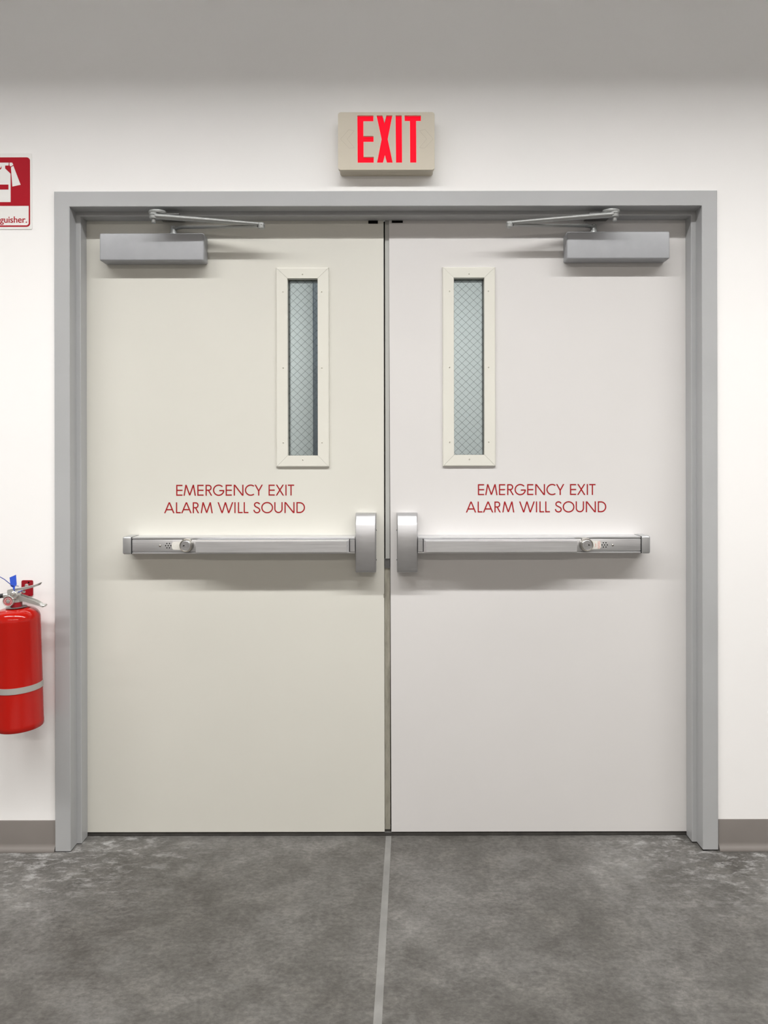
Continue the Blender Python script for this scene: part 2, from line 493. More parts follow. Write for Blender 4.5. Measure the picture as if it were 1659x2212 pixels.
def leaf(x0, x1, win, material, label, name, sag=0.0):
    c = (win['ix0'] - 0.008, win['ix1'] + 0.008, win['iz0'] - 0.008, win['iz1'] + 0.008)
    def f(bm):
        # outline with a rectangular cut-out, bridged front and back
        outer = [(x0 + sag, LB), (x1, LB), (x1, LT), (x0 - sag, LT)]
        inner = [(c[0], c[2]), (c[1], c[2]), (c[1], c[3]), (c[0], c[3])]
        ya, yb = DOOR_Y, DOOR_Y + 0.044
        V = {}
        for k, lp in (('o', outer), ('i', inner)):
            for y in (ya, yb):
                V[k, y] = [bm.verts.new((x, y, z)) for x, z in lp]
        for y in (ya, yb):
            for i in range(4):
                j = (i + 1) % 4
                bm.faces.new((V['o', y][i], V['o', y][j], V['i', y][j], V['i', y][i]))
        for k in ('o', 'i'):
            for i in range(4):
                j = (i + 1) % 4
                bm.faces.new((V[k, ya][i], V[k, yb][i], V[k, yb][j], V[k, ya][j]))
    d = build(name, f, material, origin=((x0 + x1) / 2, DOOR_Y + 0.022, LB), smooth=0)
    tag(d, label, 'door', kind='structure')
    # mitred steel trim of the vision window, four pieces
    ox0, ox1, oz0, oz1 = win['ox0'], win['ox1'], win['oz0'], win['oz1']
    ix0, ix1, iz0, iz1 = win['ix0'], win['ix1'], win['iz0'], win['iz1']
    O = [(ox0, oz0), (ox1, oz0), (ox1, oz1), (ox0, oz1)]
    I = [(ix0, iz0), (ix1, iz0), (ix1, iz1), (ix0, iz1)]
    screws = {0: [((ix0 + ix1) / 2, oz0 + 0.0255)], 2: [((ix0 + ix1) / 2, oz1 - 0.0245)],
              1: [(ix1 + 0.0145, z) for z in (iz0 + 0.045, (iz0 + iz1) / 2 - 0.003, iz1 - 0.047)],
              3: [(ix0 - 0.0155, z) for z in (iz0 + 0.045, (iz0 + iz1) / 2 - 0.003, iz1 - 0.047)]}
    for i in range(4):
        j = (i + 1) % 4
        def f(bm, i=i, j=j):
            def lerp(a, b_, t):
                return (a[0] + (b_[0] - a[0]) * t, a[1] + (b_[1] - a[1]) * t)
            # section across the trim: (share from outer to inner edge, depth)
            sec = [(0.0, DOOR_Y - 0.0002), (0.0, 0.0925), (0.03, 0.0895), (0.07, 0.0885), (0.10, 0.0880), (0.985, 0.0880), (1.0, 0.0886), (1.0, 0.112), (0.96, 0.112), (0.96, DOOR_Y - 0.0002)]
            g = 0.00035   # hairline at the mitres
            a, c_ = [], []
            for t, y in sec:
                p, q = lerp(O[i], I[i], t), lerp(O[j], I[j], t)
                dx, dz = q[0] - p[0], q[1] - p[1]
                ln = math.hypot(dx, dz)
                a.append(bm.verts.new((p[0] + dx / ln * g, y, p[1] + dz / ln * g)))
                c_.append(bm.verts.new((q[0] - dx / ln * g, y, q[1] - dz / ln * g)))
            bm.faces.new(a); bm.faces.new(c_)
            for k in range(len(sec)):
                m_ = (k + 1) % len(sec)
                bm.faces.new((a[k], a[m_], c_[m_], c_[k]))
        t_ = build('window_trim', f, 'lite', d, smooth=0, label='ivory mitred steel window trim')
        for sx, sz in screws[i]:
            def f(bm, sx=sx, sz=sz):
                lathe(bm, [(0.0030, 0.0884), (0.0030, 0.0876), (0.0022, 0.0868), (0.0008, 0.0866)], (sx, 0, sz), 'y', 14)
            build('screw', f, 'screw', t_)
            def f(bm, sx=sx, sz=sz):
                lathe(bm, [(0.0011, 0.0870), (0.0011, 0.0863)], (sx, 0, sz), 'y', 8)
            build('screw_socket', f, 'black', t_)
    e = 0.007
    gp = build('glass_pane', lambda bm: box(bm, ix0 - e, ix1 + e, 0.113, 0.119, iz0 - e, iz1 + e), 'glass', d, smooth=0, label='clear wired glass pane')
    # glazing stop on the far side of the pane
    def f(bm):
        for a in ((ix0 - e, ix0 + 0.003, iz0 - e, iz1 + e), (ix1 - 0.003, ix1 + e, iz0 - e, iz1 + e), (ix0 - e, ix1 + e, iz0 - e, iz0 + 0.001), (ix0 - e, ix1 + e, iz1 - 0.003, iz1 + e)):
            box(bm, a[0], a[1], 0.1192, 0.146, a[2], a[3])
    build('glazing_stop', f, 'frame', d, smooth=0)
    # diamond wire mesh inside the glass
    def f(bm):
        dx, dz = 0.0277, 0.0262
        t = 0.00032
        for sgn in (1, -1):
            k = -30
            while k < 60:
                # line: x = xs + u*dx, z = zs + sgn*u*dz
                zs = iz0 + k * dz + (0.007 if sgn > 0 else 0.012)
                lo, hi = 0.0, (ix1 - ix0) / dx
                za, zb = zs, zs + sgn * hi * dz
                u0, u1 = 0.0, hi
                z_lo, z_hi = iz0 - 0.001, iz1 + 0.001
                ua, ub = sorted(((z_lo - zs) / (sgn * dz), (z_hi - zs) / (sgn * dz)))
                u0, u1 = max(u0, ua), min(u1, ub)
                if u1 > u0 + 0.02:
                    tube(bm, [(ix0 + u0 * dx, 0.116, zs + sgn * u0 * dz), (ix0 + u1 * dx, 0.116, zs + sgn * u1 * dz)], t * 1.3, 4)
                k += 1
    build('wire_mesh', f, 'wire', gp, smooth=0, kind='stuff', label='diamond safety wire inside the glass')
    return d

doorL = leaf(*LEAF_L, WIN_L, 'door_cream', 'cream painted steel door leaf, hung nearest the fire extinguisher', 'door_1')
doorR = leaf(*LEAF_R, WIN_R, 'door_grey', 'pinkish light grey steel door leaf beside the cream one', 'door_2', sag=0.0025)
build('top_latch', lambda bm: box(bm, -0.0868, -0.0535, 0.0945, 0.0968, 2.1475, 2.1575), 'black', doorL, smooth=0, label='black latch slot at the top edge')
build('top_latch', lambda bm: box(bm, -0.0045, 0.0340, 0.0945, 0.0968, 2.1500, 2.1575), 'black', doorR, smooth=0, label='black latch slot at the top edge')
build('edge_nick', lambda bm: prism(bm, [(-0.0332, 0.835), (-0.0332, 0.851), (-0.0362, 0.849), (-0.0370, 0.843), (-0.0362, 0.837)], 0.0965, 0.0985), 'seal', doorL, smooth=0, label='brown chip in the door edge')

# seal strip in the gap between the leaves
tr3 = thing('trim_3', 'narrow vertical seal strip in the gap between the door leaves', 'door seal', (-0.0225, 0.12, 0.02), kind='structure')
build('upper_astragal', lambda bm: box(bm, -0.0290, -0.0135, 0.104, 0.112, 0.972, 2.170, 0.0008, 1), 'astragal', tr3, label='pale grey painted upper strip')
build('backing_rubber', lambda bm: box(bm, -0.058, 0.012, 0.1415, 0.1450, 0.0165, 2.170), 'caulk', tr3, smooth=0, label='dark rubber backing behind the gap')  # unseen sheet added to stop vestibule light showing through the gap
build('strip_end_block', lambda bm: (box(bm, -0.0320, -0.0135, 0.110, 0.118, 0.938, 0.972), box(bm, -0.0310, -0.0135, 0.107, 0.110, 0.938, 0.944)), 'arm_dark', tr3, smooth=0, label='dark block at the end of the upper strip')
build('lower_seal', lambda bm: box(bm, -0.0325, -0.0130, 0.112, 0.118, 0.0165, 0.938), 'seal', tr3, smooth=0, label='weathered zinc lower strip')

# ------------------------------------------------------------------ lettering, drawn stroke by stroke (geometric sans capitals)
CAP, SW = 115.0, 12.6
def letter_polys(ch, l_, r_):
    H, w_, W = CAP, SW, r_ - l_
    P = []
    bar = lambda x0, x1, y0, y1: P.append([(x0, y0), (x1, y0), (x1, y1), (x0, y1)])
    def diag(xb, xt, y0=0.0, y1=H):
        wh = w_ * math.hypot(xt - xb, y1 - y0) / (y1 - y0) / 2
        P.append([(xb - wh, y0), (xb + wh, y0), (xt + wh, y1), (xt - wh, y1)])
    def arc(cx, cy, rx, ry, a0, a1, k=22):
        for i in range(k):
            a, c = R(a0 + (a1 - a0) * i / k), R(a0 + (a1 - a0) * (i + 1) / k)
            P.append([(cx + (rx - w_) * math.cos(a), cy + (ry - w_) * math.sin(a)), (cx + rx * math.cos(a), cy + ry * math.sin(a)),
                      (cx + rx * math.cos(c), cy + ry * math.sin(c)), (cx + (rx - w_) * math.cos(c), cy + (ry - w_) * math.sin(c))])
    h = w_ / 2
    if ch == 'E':
        bar(l_, l_ + w_, 0, H)
        for y in (0, H * 0.5 - h, H - w_): bar(l_ + w_, r_, y, y + w_)
    elif ch == 'I': bar(l_, r_, 0, H)
    elif ch == 'L': bar(l_, l_ + w_, 0, H); bar(l_ + w_, r_, 0, w_)
    elif ch == 'T': bar((l_ + r_) / 2 - h, (l_ + r_) / 2 + h, 0, H - w_); bar(l_, r_, H - w_, H)
    elif ch == 'M':
        diag(l_ + h, l_ + 0.2 * W); diag(l_ + W / 2, l_ + 0.2 * W, H * 0.03); diag(l_ + W / 2, r_ - 0.2 * W, H * 0.03); diag(r_ - h, r_ - 0.2 * W)
    elif ch == 'W':
        diag(l_ + 0.29 * W, l_ + h); diag(l_ + 0.29 * W, l_ + W / 2); diag(r_ - 0.29 * W, l_ + W / 2); diag(r_ - 0.29 * W, r_ - h)
    elif ch == 'A':
        diag(l_ + h * 1.1, l_ + W / 2); diag(r_ - h * 1.1, l_ + W / 2); bar(l_ + W * 0.2, r_ - W * 0.2, H * 0.27, H * 0.27 + w_)
    elif ch == 'N': bar(l_, l_ + w_, 0, H); bar(r_ - w_, r_, 0, H); diag(r_ - h * 1.25, l_ + h * 1.25)
    elif ch == 'X': diag(l_ + h * 1.2, r_ - h * 1.4); diag(r_ - h * 1.2, l_ + h * 1.4)
    elif ch == 'Y':
        c = (l_ + r_) / 2
        bar(c - h, c + h, 0, H * 0.46); diag(c, l_ + h * 1.1, H * 0.42); diag(c, r_ - h * 1.1, H * 0.42)
    elif ch == 'R':
        ry = H * 0.275; cx = l_ + W * 0.48; rx = W * 0.42
        bar(l_, l_ + w_, 0, H); bar(l_ + w_, cx, H - w_, H); bar(l_ + w_, cx, H - 2 * ry, H - 2 * ry + w_)
        arc(cx, H - ry, rx, ry, -90, 90); diag(r_ - h * 1.3, l_ + W * 0.42, 0, H - 2 * ry + h)
    elif ch == 'D':
        bar(l_, l_ + w_, 0, H); cx = l_ + W * 0.38
        bar(l_ + w_, cx, 0, w_); bar(l_ + w_, cx, H - w_, H); arc(cx, H / 2, r_ - cx, H / 2, -90, 90, 28)
    elif ch == 'O': arc((l_ + r_) / 2, H / 2, W / 2, H / 2 + 2, 0, 360, 44)
    elif ch == 'C': arc(l_ + 61, H / 2, 61, H / 2 + 2, 52, 308, 34)
    elif ch == 'G':
        arc(l_ + 60, H / 2, 60, H / 2 + 2, 42, 352, 38); bar(l_ + 66, r_, H * 0.5 - w_ + 2, H * 0.5 + 2)
    elif ch == 'U':
        ry = W / 2
        bar(l_, l_ + w_, ry, H); bar(r_ - w_, r_, ry, H); arc((l_ + r_) / 2, ry, W / 2, ry, 180, 360, 26)
    elif ch == 'S':
        ctl = [(.90, .81), (.74, .925), (.48, .955), (.24, .885), (.16, .745), (.27, .615), (.52, .525), (.80, .42), (.915, .27), (.82, .115), (.58, .04), (.34, .06), (.16, .15), (.07, .30)]
        ctl = [Vector((l_ + x * W, y * H)) for x, y in ctl]
        pts = []
        for i in range(len(ctl) - 1):
            p0, p1, p2, p3 = [ctl[min(max(k, 0), len(ctl) - 1)] for k in (i - 1, i, i + 1, i + 2)]
            for j in range(4):
                t = j / 4
                pts.append(0.5 * ((2 * p1) + (p2 - p0) * t + (2 * p0 - 5 * p1 + 4 * p2 - p3) * t * t + (3 * p1 - p0 - 3 * p2 + p3) * t ** 3))
        pts.append(ctl[-1])
        rail = []
        for i, p in enumerate(pts):
            d = (pts[min(i + 1, len(pts) - 1)] - pts[max(i - 1, 0)]).normalized()
            nrm = Vector((-d.y, d.x)) * h
            rail.append((p + nrm, p - nrm))
        for (a0, b0), (a1, b1) in zip(rail, rail[1:]):
            P.append([tuple(a0), tuple(b0), tuple(b1), tuple(a1)])
    return P
LINE1 = [('E', 198, 264), ('M', 275, 405), ('E', 420, 486), ('R', 507, 578), ('G', 585, 703), ('E', 718, 783), ('N', 803, 906), ('C', 921, 1017), ('Y', 1023, 1110), ('E', 1170, 1235), ('X', 1245, 1333), ('I', 1347, 1359.6), ('T', 1373, 1440)]
LINE2 = [('A', 70, 180), ('L', 195, 245), ('A', 250, 360), ('R', 372, 440), ('M', 455, 582), ('W', 633, 798), ('I', 810, 822.6), ('L', 847, 897), ('L', 908, 958), ('S', 1010, 1083), ('O', 1093, 1217), ('U', 1230, 1318), ('N', 1337, 1443), ('D', 1463, 1553)]
UNIT = 0.0383 / CAP
def lettering(parent, x0, z1, z2, k=1.0):
    for line, zb in ((LINE1, z1), (LINE2, z2)):
        def f(bm):
            for i, (ch, a, c) in enumerate(line):
                for q, p in enumerate(letter_polys(ch, a, c)):
                    prism(bm, [(x0 + x * UNIT * k, zb + z * UNIT) for x, z in p], DOOR_Y - 0.0004 - 0.00006 * (q % 4), DOOR_Y - 0.00005)
        build('lettering', f, 'letter', parent, smooth=0, label='dark red capital lettering')
lettering(doorL, -0.8278, 1.1951, 1.1338)
lettering(doorR, 0.2300, 1.1954, 1.1346, 0.997)

# ================================================================== PANIC BARS
def panic_bar(s, xc, dz, label, inked):
    """u runs outward from the meeting edge of the centre case"""
    X = lambda u: xc + s * u
    t = thing('panic_bar', label, 'panic bar', (X(0.43), DOOR_Y, 1.0 + dz), 'panic bars on the double doors')
    Z = lambda z: z + dz
    D = DOOR_Y - 0.0003
    # centre case: convex front, narrower top, rounded long edges
    def f(bm):
        key = [(0.9335, 0.0540), (0.935, 0.0585), (0.940, 0.0610), (0.955, 0.0645), (0.98, 0.0695), (1.01, 0.0732), (1.035, 0.0740), (1.06, 0.0728), (1.08, 0.0692), (1.10, 0.0628), (1.112, 0.0572), (1.120, 0.0525), (1.126, 0.0480), (1.1300, 0.0435), (1.1325, 0.0390), (1.1343, 0.0330), (1.1350, 0.025)]
        prof = []
        for (za, da), (zb, db) in zip(key, key[1:]):
            prof += [(za + (zb - za) * i / 3, da + (db - da) * i / 3) for i in range(3)]
        # relax the corners of the profile between the two rims
        for _ in range(5):
            prof = prof[:9] + [(prof[i][0], (prof[i - 1][1] + prof[i][1] * 2 + prof[i + 1][1]) / 4) for i in range(9, 40)] + prof[40:]
        prof.append(key[-1])
        sec = lambda d: [(0.0, 0.0), (0.0, d * 0.80), (0.0008, d * 0.93), (0.0026, d - 0.0006), (0.0042, d), (0.0666, d), (0.0682, d - 0.0006), (0.07, d * 0.93), (0.0708, d * 0.80), (0.0708, 0.0)]
        rings = [[bm.verts.new((X(u), D - dd, Z(z))) for u, dd in sec(d)] for z, d in prof]
        for p, q in zip(rings, rings[1:]):
            for i in range(len(p) - 1):
                bm.faces.new((p[i], p[i + 1], q[i + 1], q[i]))
            bm.faces.new((p[-1], p[0], q[0], q[-1]))
        bm.faces.new(rings[0]); bm.faces.new(rings[-1])
    build('center_case', f, 'steel_v', t, smooth=42, label='satin steel centre case with a bowed front')
    for uu, zz in ((-0.0006, 1.075), (-0.0006, 0.972), (0.0714, 1.075), (0.0714, 0.972)):
        build('case_screw', lambda bm, uu=uu, zz=zz: lathe(bm, [(0.0022, -0.0009), (0.0022, 0.0009)], (X(uu), D - 0.018, Z(zz)), 'x', 10), 'black', t)
    # rail: channel with lips
    def f(bm):
        u0, u1 = 0.0711, 0.8325
        box(bm, X(u0), X(u1), D - 0.058, D, Z(1.000), Z(1.057))
        box(bm, X(u0), X(u1), D - 0.067, D - 0.0575, Z(1.0505), Z(1.057), 0.0015, 2)
        box(bm, X(u0), X(u1), D - 0.067, D - 0.0575, Z(1.000), Z(1.0055), 0.0015, 2)
    build('rail', f, 'steel', t)
    build('end_block', lambda bm: box(bm, X(0.0715), X(0.0885), D - 0.0735, D - 0.0585, Z(1.007), Z(1.0485), 0.0008, 1), 'steel_v', t)
    # push pad with bevelled rim
    def f(bm):
        u0, u1, z0, z1 = 0.0905, 0.6085, 1.0063, 1.0495
        bk = [(u0, z0), (u1, z0), (u1, z1), (u0, z1)]
        ft = [(u0 + 0.008, z0 + 0.002), (u1 - 0.002, z0 + 0.002), (u1 - 0.002, z1 - 0.004), (u0 + 0.008, z1 - 0.004)]
        rings = []
        for loop, d in ((bk, 0.0585), (bk, 0.089), (ft, 0.0968)):
            rings.append([bm.verts.new((X(u), D - d, Z(z))) for u, z in loop])
        for p, q in zip(rings, rings[1:]):
            for i in range(4):
                j = (i + 1) % 4
                bm.faces.new((p[i], p[j], q[j], q[i]))
        bm.faces.new(rings[0]); bm.faces.new(rings[-1])
        es = [e for e in bm.edges if all(v in rings[1] + rings[2] for v in e.verts)]
        bmesh.ops.bevel(bm, geom=es, offset=0.0009, segments=2, affect='EDGES')
    build('push_pad', f, 'steel', t, smooth=30, label='brushed steel push pad')
    build('pad_gap', lambda bm: box(bm, X(0.0887), X(0.0903), D - 0.0700, D - 0.0583, Z(1.007), Z(1.0495)), 'black', t, smooth=0)
    # mechanism cover with alarm
    cv = build('cover_plate', lambda bm: box(bm, X(0.6095), X(0.8318), D - 0.0668, D - 0.0583, Z(1.0075), Z(1.0490), 0.0010, 2), 'steel', t, label='brushed steel alarm cover plate')
    fy = D - 0.0668
    offs = [(0, 0)] + [(0.0089 * math.cos(R(60 * k)), 0.0086 * math.sin(R(60 * k))) for k in range(6)]
    for ou, oz in offs:
        build('alarm_hole', lambda bm, ou=ou, oz=oz: lathe(bm, [(0.0021, 0.0), (0.0021, -0.00025)], (X(0.7085 + ou), fy, Z(1.0283 + oz)), 'y', 14), 'black', cv, smooth=0)
    build('cover_screw', lambda bm: lathe(bm, [(0.0040, 0.0001), (0.0038, -0.0007), (0.0026, -0.0019), (0.0009, -0.0023)], (X(0.7363), fy, Z(1.0277)), 'y', 20), 'nickel', cv, smooth=50)
    # half round sticker beside the cylinder
    def f(bm):
        pts = []
        for i in range(13):
            a = R(-52 + 104 * i / 12)
            pts.append((X(0.6445 + 0.0415 + 0.0125 * math.cos(a) - 0.002), Z(1.0283 + 0.0172 * math.sin(a))))
        pts += [(X(0.662), Z(1.0283 + 0.0150)), (X(0.662), Z(1.0283 - 0.0150))]
        prism(bm, pts, fy - 0.00035, fy - 0.00002)
    st = build('sticker', f, 'sticker', cv, smooth=0, label='worn off-white sticker' if not inked else 'white sticker with faded red print')
    if inked:
        def f(bm):
            for k, (uu, z0, z1) in enumerate(((0.6915, -0.0125, 0.0125), (0.6865, -0.0130, 0.0130), (0.6780, -0.0075, 0.0045))):
                z = z0
                while z < z1:
                    d_ = random.uniform(0.0009, 0.0021)
                    wv = random.uniform(0.0009, 0.0014)
                    prism(bm, [(X(uu - wv), Z(1.0283 + z)), (X(uu + wv), Z(1.0283 + z)), (X(uu + wv), Z(1.0283 + z + d_)), (X(uu - wv), Z(1.0283 + z + d_))], fy - 0.0005, fy - 0.0003)
                    z += d_ + 0.0007
        build('sticker_print', f, 'sticker_ink', cv, smooth=0, label='faded red print')
    # key cylinder: flared collar, core face and key plug
    cx, cz = X(0.6435), Z(1.0303)
    build('cylinder_collar', lambda bm: lathe(bm, [(0.0235, 0.0), (0.0238, -0.003), (0.0215, -0.018), (0.0205, -0.0215), (0.0192, -0.0225), (0.0178, -0.0222), (0.0174, -0.0205)], (cx, fy, cz), 'y', 48), 'nickel', t, smooth=40, label='satin nickel lock collar')
    cr = build('key_core', lambda bm: lathe(bm, [(0.0168, -0.018), (0.0168, -0.0216), (0.0160, -0.0222)], (cx, fy, cz), 'y', 40), 'core', t, smooth=20, label='bright round key core')
    def f(bm):
        # figure-eight outline of the interchangeable core
        w0 = 0.0005
        for c0, r0, a0, a1 in ((-0.0046, 0.0050, 40, 320), (0.0046, 0.0056, -142, 142)):
            for i in range(22):
                a, c = R(a0 + (a1 - a0) * i / 22), R(a0 + (a1 - a0) * (i + 1) / 22)
                q = [(cx - s * (c0 + rr * math.cos(an)) * -1 if False else cx - s * -(c0 + rr * math.cos(an)), cz + rr * math.sin(an)) for rr, an in ((r0 - w0, a), (r0, a), (r0, c), (r0 - w0, c))]
                prism(bm, q, fy - 0.0225, fy - 0.0221)
    build('core_outline', f, 'alu_dark', cr, smooth=0)
    def f(bm):
        lathe(bm, [(0.0022, -0.0221), (0.0022, -0.0226)], (cx + s * 0.0050, fy, cz + 0.0004), 'y', 14)
        prism(bm, [(cx + s * 0.005, cz + 0.001), (cx + s * 0.0092, cz - 0.0008), (cx + s * 0.0092, cz - 0.0018), (cx + s * 0.005, cz - 0.0012)], fy - 0.0226, fy - 0.0221)
    build('keyhole', f, 'black', cr, smooth=0)
    # end cap, rounded outer corners
    def f(bm):
        box(bm, X(0.8332), X(0.8640), D - 0.0705, D - 0.0002, Z(0.9985), Z(1.0595), 0.0065, 4)
    build('end_cap', f, 'cap', t, smooth=40, label='smooth grey cast end cap')
    build('cap_joint', lambda bm: box(bm, X(0.8319), X(0.8335), D - 0.0675, D - 0.001, Z(0.9998), Z(1.0575)), 'black', t, smooth=0)
    return t
panic_bar(-1, -0.0605, 0.0, 'stainless steel panic bar with plain worn sticker, on the cream door', False)
panic_bar(1, 0.0113, 0.0, 'stainless steel panic bar with red printed sticker, on the pinkish grey door', True)

# ================================================================== DOOR CLOSERS
def door_closer(s, xe, dz, label, width, us, up, ue):
    """xe = inner end of the body; u runs outward towards the hinge side"""
    X = lambda u: xe + s * u
    Z = lambda z: z + dz
    t = thing('door_closer', label, 'door closer', (X(width / 2), DOOR_Y, 2.0045 + dz), 'door closers on the double doors')
    D = DOOR_Y - 0.0003
    build('body_cover', lambda bm: box(bm, X(0), X(width), D - 0.0555, D, Z(2.0045), Z(2.0985), 0.0055, 4), 'closer', t, smooth=40, label='silver grey box cover')
    # spindle and main arm
    sy, ey, py = 0.066, 0.004, -0.020
    build('spindle', lambda bm: lathe(bm, [(0.0135, 2.0975), (0.0135, 2.106), (0.0105, 2.110), (0.0105, 2.128), (0.008, 2.130)], (X(us), sy, dz), 'z', 24), 'arm', t, smooth=40)
    def f(bm):
        tube(bm, [(X(us - 0.002), sy - 0.001, Z(2.1215)), (X(us - 0.03), sy - 0.007, Z(2.1240)), (X((us + ue) / 2), (sy + ey) / 2, Z(2.1165)), (X(ue + 0.012), ey + 0.002, Z(2.1090))],
             [0.0120, 0.0110, 0.0105, 0.0095], 14, 1.0, 0.42)
    build('main_arm', f, 'arm', t, smooth=40)
    build('elbow', lambda bm: lathe(bm, [(0.0085, 2.0995), (0.0112, 2.1010), (0.0118, 2.1060), (0.0118, 2.1100), (0.0106, 2.1106), (0.0118, 2.1112), (0.0118, 2.1180), (0.0100, 2.1198)], (X(ue), ey, dz), 'z', 24), 'arm', t, smooth=35)
    def f(bm):
        tube(bm, [(X(up - 0.006), py, Z(2.1345)), (X(up - 0.05), py + 0.004, Z(2.1325)), (X((up + ue) / 2), (py + ey) / 2, Z(2.1255)), (X(ue + 0.008), ey - 0.001, Z(2.1155))],
             [0.0135, 0.0128, 0.0112, 0.0092], 14, 1.0, 0.70)
    build('forearm', f, 'arm', t, smooth=40)
    # shoe: foot under the frame stop, reaching out to the pivot
    def f(bm):
        lathe(bm, [(0.0105, 2.1250), (0.0135, 2.1270), (0.0140, 2.1345), (0.0125, 2.1365), (0.0140, 2.1385), (0.0140, 2.1425), (0.0120, 2.1445)], (X(up), py, dz), 'z', 24)
    build('pivot', f, 'arm', t, smooth=35)
    build('pivot_nut', lambda bm: lathe(bm, [(0.0066, 2.1130), (0.0072, 2.1145), (0.0072, 2.1255)], (X(up), py, dz), 'z', 12), 'arm', t, smooth=35)
    def f(bm):
        pts = []
        for i in range(24):
            a = 2 * math.pi * i / 24
            pts.append((up - 0.008 + 0.030 * math.cos(a), py + 0.014 + 0.022 * math.sin(a)))
        for z0, z1, k0, k1 in ((2.1465, 2.1525, 0.93, 1.0), (2.1525, 2.1565, 1.0, 0.95)):
            cx, cy = up - 0.008, py + 0.014
            a_ = [bm.verts.new((X(cx + (u - cx) * k0), cy + (y - cy) * k0, Z(z0) if dz <= 0 else z0)) for u, y in pts]
            b_ = [bm.verts.new((X(cx + (u - cx) * k1), cy + (y - cy) * k1, Z(z1) if dz <= 0 else z1)) for u, y in pts]
            bm.faces.new(a_); bm.faces.new(b_)
            for i in range(24):
                j = (i + 1) % 24
                bm.faces.new((a_[i], a_[j], b_[j], b_[i]))
        lathe(bm, [(0.011, 2.1440), (0.012, 2.1475)], (X(up), py, 0), 'z', 20)
    build('shoe', f, 'arm', t, smooth=40)
    build('shoe_plate', lambda bm: box(bm, X(up - 0.075), X(up + 0.004), 0.012, 0.088, 2.1515, 2.1560, 0.0015, 2), 'arm_dark', t, smooth=40, label='dark bracket plate under the frame stop')
    return t
door_closer(-1, -0.6492, 0.0, 'silver grey overhead door closer with folded arm, on the cream door', 0.3577, 0.1103, 0.1506, -0.2046)
door_closer(1, 0.5959, 0.0030, 'silver grey overhead door closer with folded arm, on the pinkish grey door', 0.3528, 0.0990, 0.1445, -0.2028)

# ================================================================== EXIT SIGN
U = 1 / 4153.0
EX, EZ = -0.1820, 2.4725          # upper left corner of the face
ex = lambda px: EX + (px - 197) * U
ez = lambda py: EZ - (py - 145) * U
sgn = thing('exit_sign', 'beige exit sign with glowing red letters above the double doors', 'exit sign', ((-0.182 + 0.139) / 2, WALL_Y, 2.2815))
def f(bm):
    a = rrect(EX + 0.0035, EX + 0.3200 - 0.0035, 2.2790, EZ - 0.004, 0.009)
    c = rrect(EX + 0.0012, EX + 0.3200 - 0.0012, 2.2828, EZ - 0.0012, 0.009)
    rings = []
    for loop, y in ((a, WALL_Y - 0.0003), (a, -0.010), (c, -0.0235)):
        rings.append([bm.verts.new((x, y, z)) for x, z in loop])
    for p, q in zip(rings, rings[1:]):
        for i in range(len(p)):
            j = (i + 1) % len(p)
            bm.faces.new((p[i], p[j], q[j], q[i]))
    bm.faces.new(rings[0]); bm.faces.new(rings[-1])
build('housing', f, 'exit_body', sgn, smooth=40)
E = [(463, 190), (684, 190), (684, 270), (546, 270), (546, 473), (686, 473), (686, 553), (548, 553), (548, 760), (688, 760), (688, 840), (466, 840)]
Xp = [(727, 190), (808, 190), (838, 292), (863, 190), (945, 190), (881, 513), (950, 840), (870, 840), (842, 737), (815, 840), (732, 840), (797, 513)]
I_ = [(990, 190), (1075, 190), (1078, 840), (995, 840)]
T = [(1115, 190), (1338, 190), (1338, 268), (1272, 268), (1275, 840), (1190, 840), (1187, 268), (1115, 268)]
loops = [rrect(EX, EX + 0.3200, 2.2815, EZ, 0.0095)] + [[(ex(x), ez(y)) for x, y in g] for g in (E, Xp, I_, T)]
outline_plate('face_plate', loops, -0.0385, -0.0305, 'exit_body', sgn)
# rounded lip around the face and the lit panel behind the letters
def f(bm):
    lo = rrect(EX, EX + 0.3200, 2.2815, EZ, 0.0095)
    li = rrect(EX + 0.002, EX + 0.3180, 2.2835, EZ - 0.002, 0.008)
    r1 = [bm.verts.new((x, -0.0236, z)) for x, z in lo]
    r2 = [bm.verts.new((x, -0.0304, z)) for x, z in lo]
    r3 = [bm.verts.new((x, -0.0304, z)) for x, z in li]
    r4 = [bm.verts.new((x, -0.0236, z)) for x, z in li]
    for p, q in ((r1, r2), (r2, r3), (r3, r4), (r4, r1)):
        for i in range(len(p)):
            j = (i + 1) % len(p)
            bm.faces.new((p[i], p[j], q[j], q[i]))
build('face_rim', f, 'exit_body', sgn, smooth=40)
build('lit_panel', lambda bm: box(bm, ex(440), ex(1360), -0.0318 + 0.0015, -0.0245, ez(860), ez(170)), 'exit_red', sgn, smooth=0, label='glowing red letters EXIT')
def chev(s, tip):
    g = [(tip, 515), (tip - s * 112, 385), (tip - s * 190, 400), (tip - s * 90, 515), (tip - s * 190, 635), (tip - s * 120, 642)]
    return g
for s_, tp in ((1, 1508), (-1, 232)):
    g = [(ex(x), ez(y)) for x, y in chev(s_, tp)]
    def f(bm, g=g):
        for i in range(len(g)):
            (xa, za), (xb, zb) = g[i], g[(i + 1) % len(g)]
            ln = math.hypot(xb - xa, zb - za)
            nx, nz = -(zb - za) / ln * 0.00022, (xb - xa) / ln * 0.00022
            prism(bm, [(xa - nx, za - nz), (xb - nx, zb - nz), (xb + nx, zb + nz), (xa + nx, za + nz)], -0.0387, -0.0384)
    build('direction_chevron', f, 'exit_score', sgn, smooth=0, label='faint scored arrow outline')

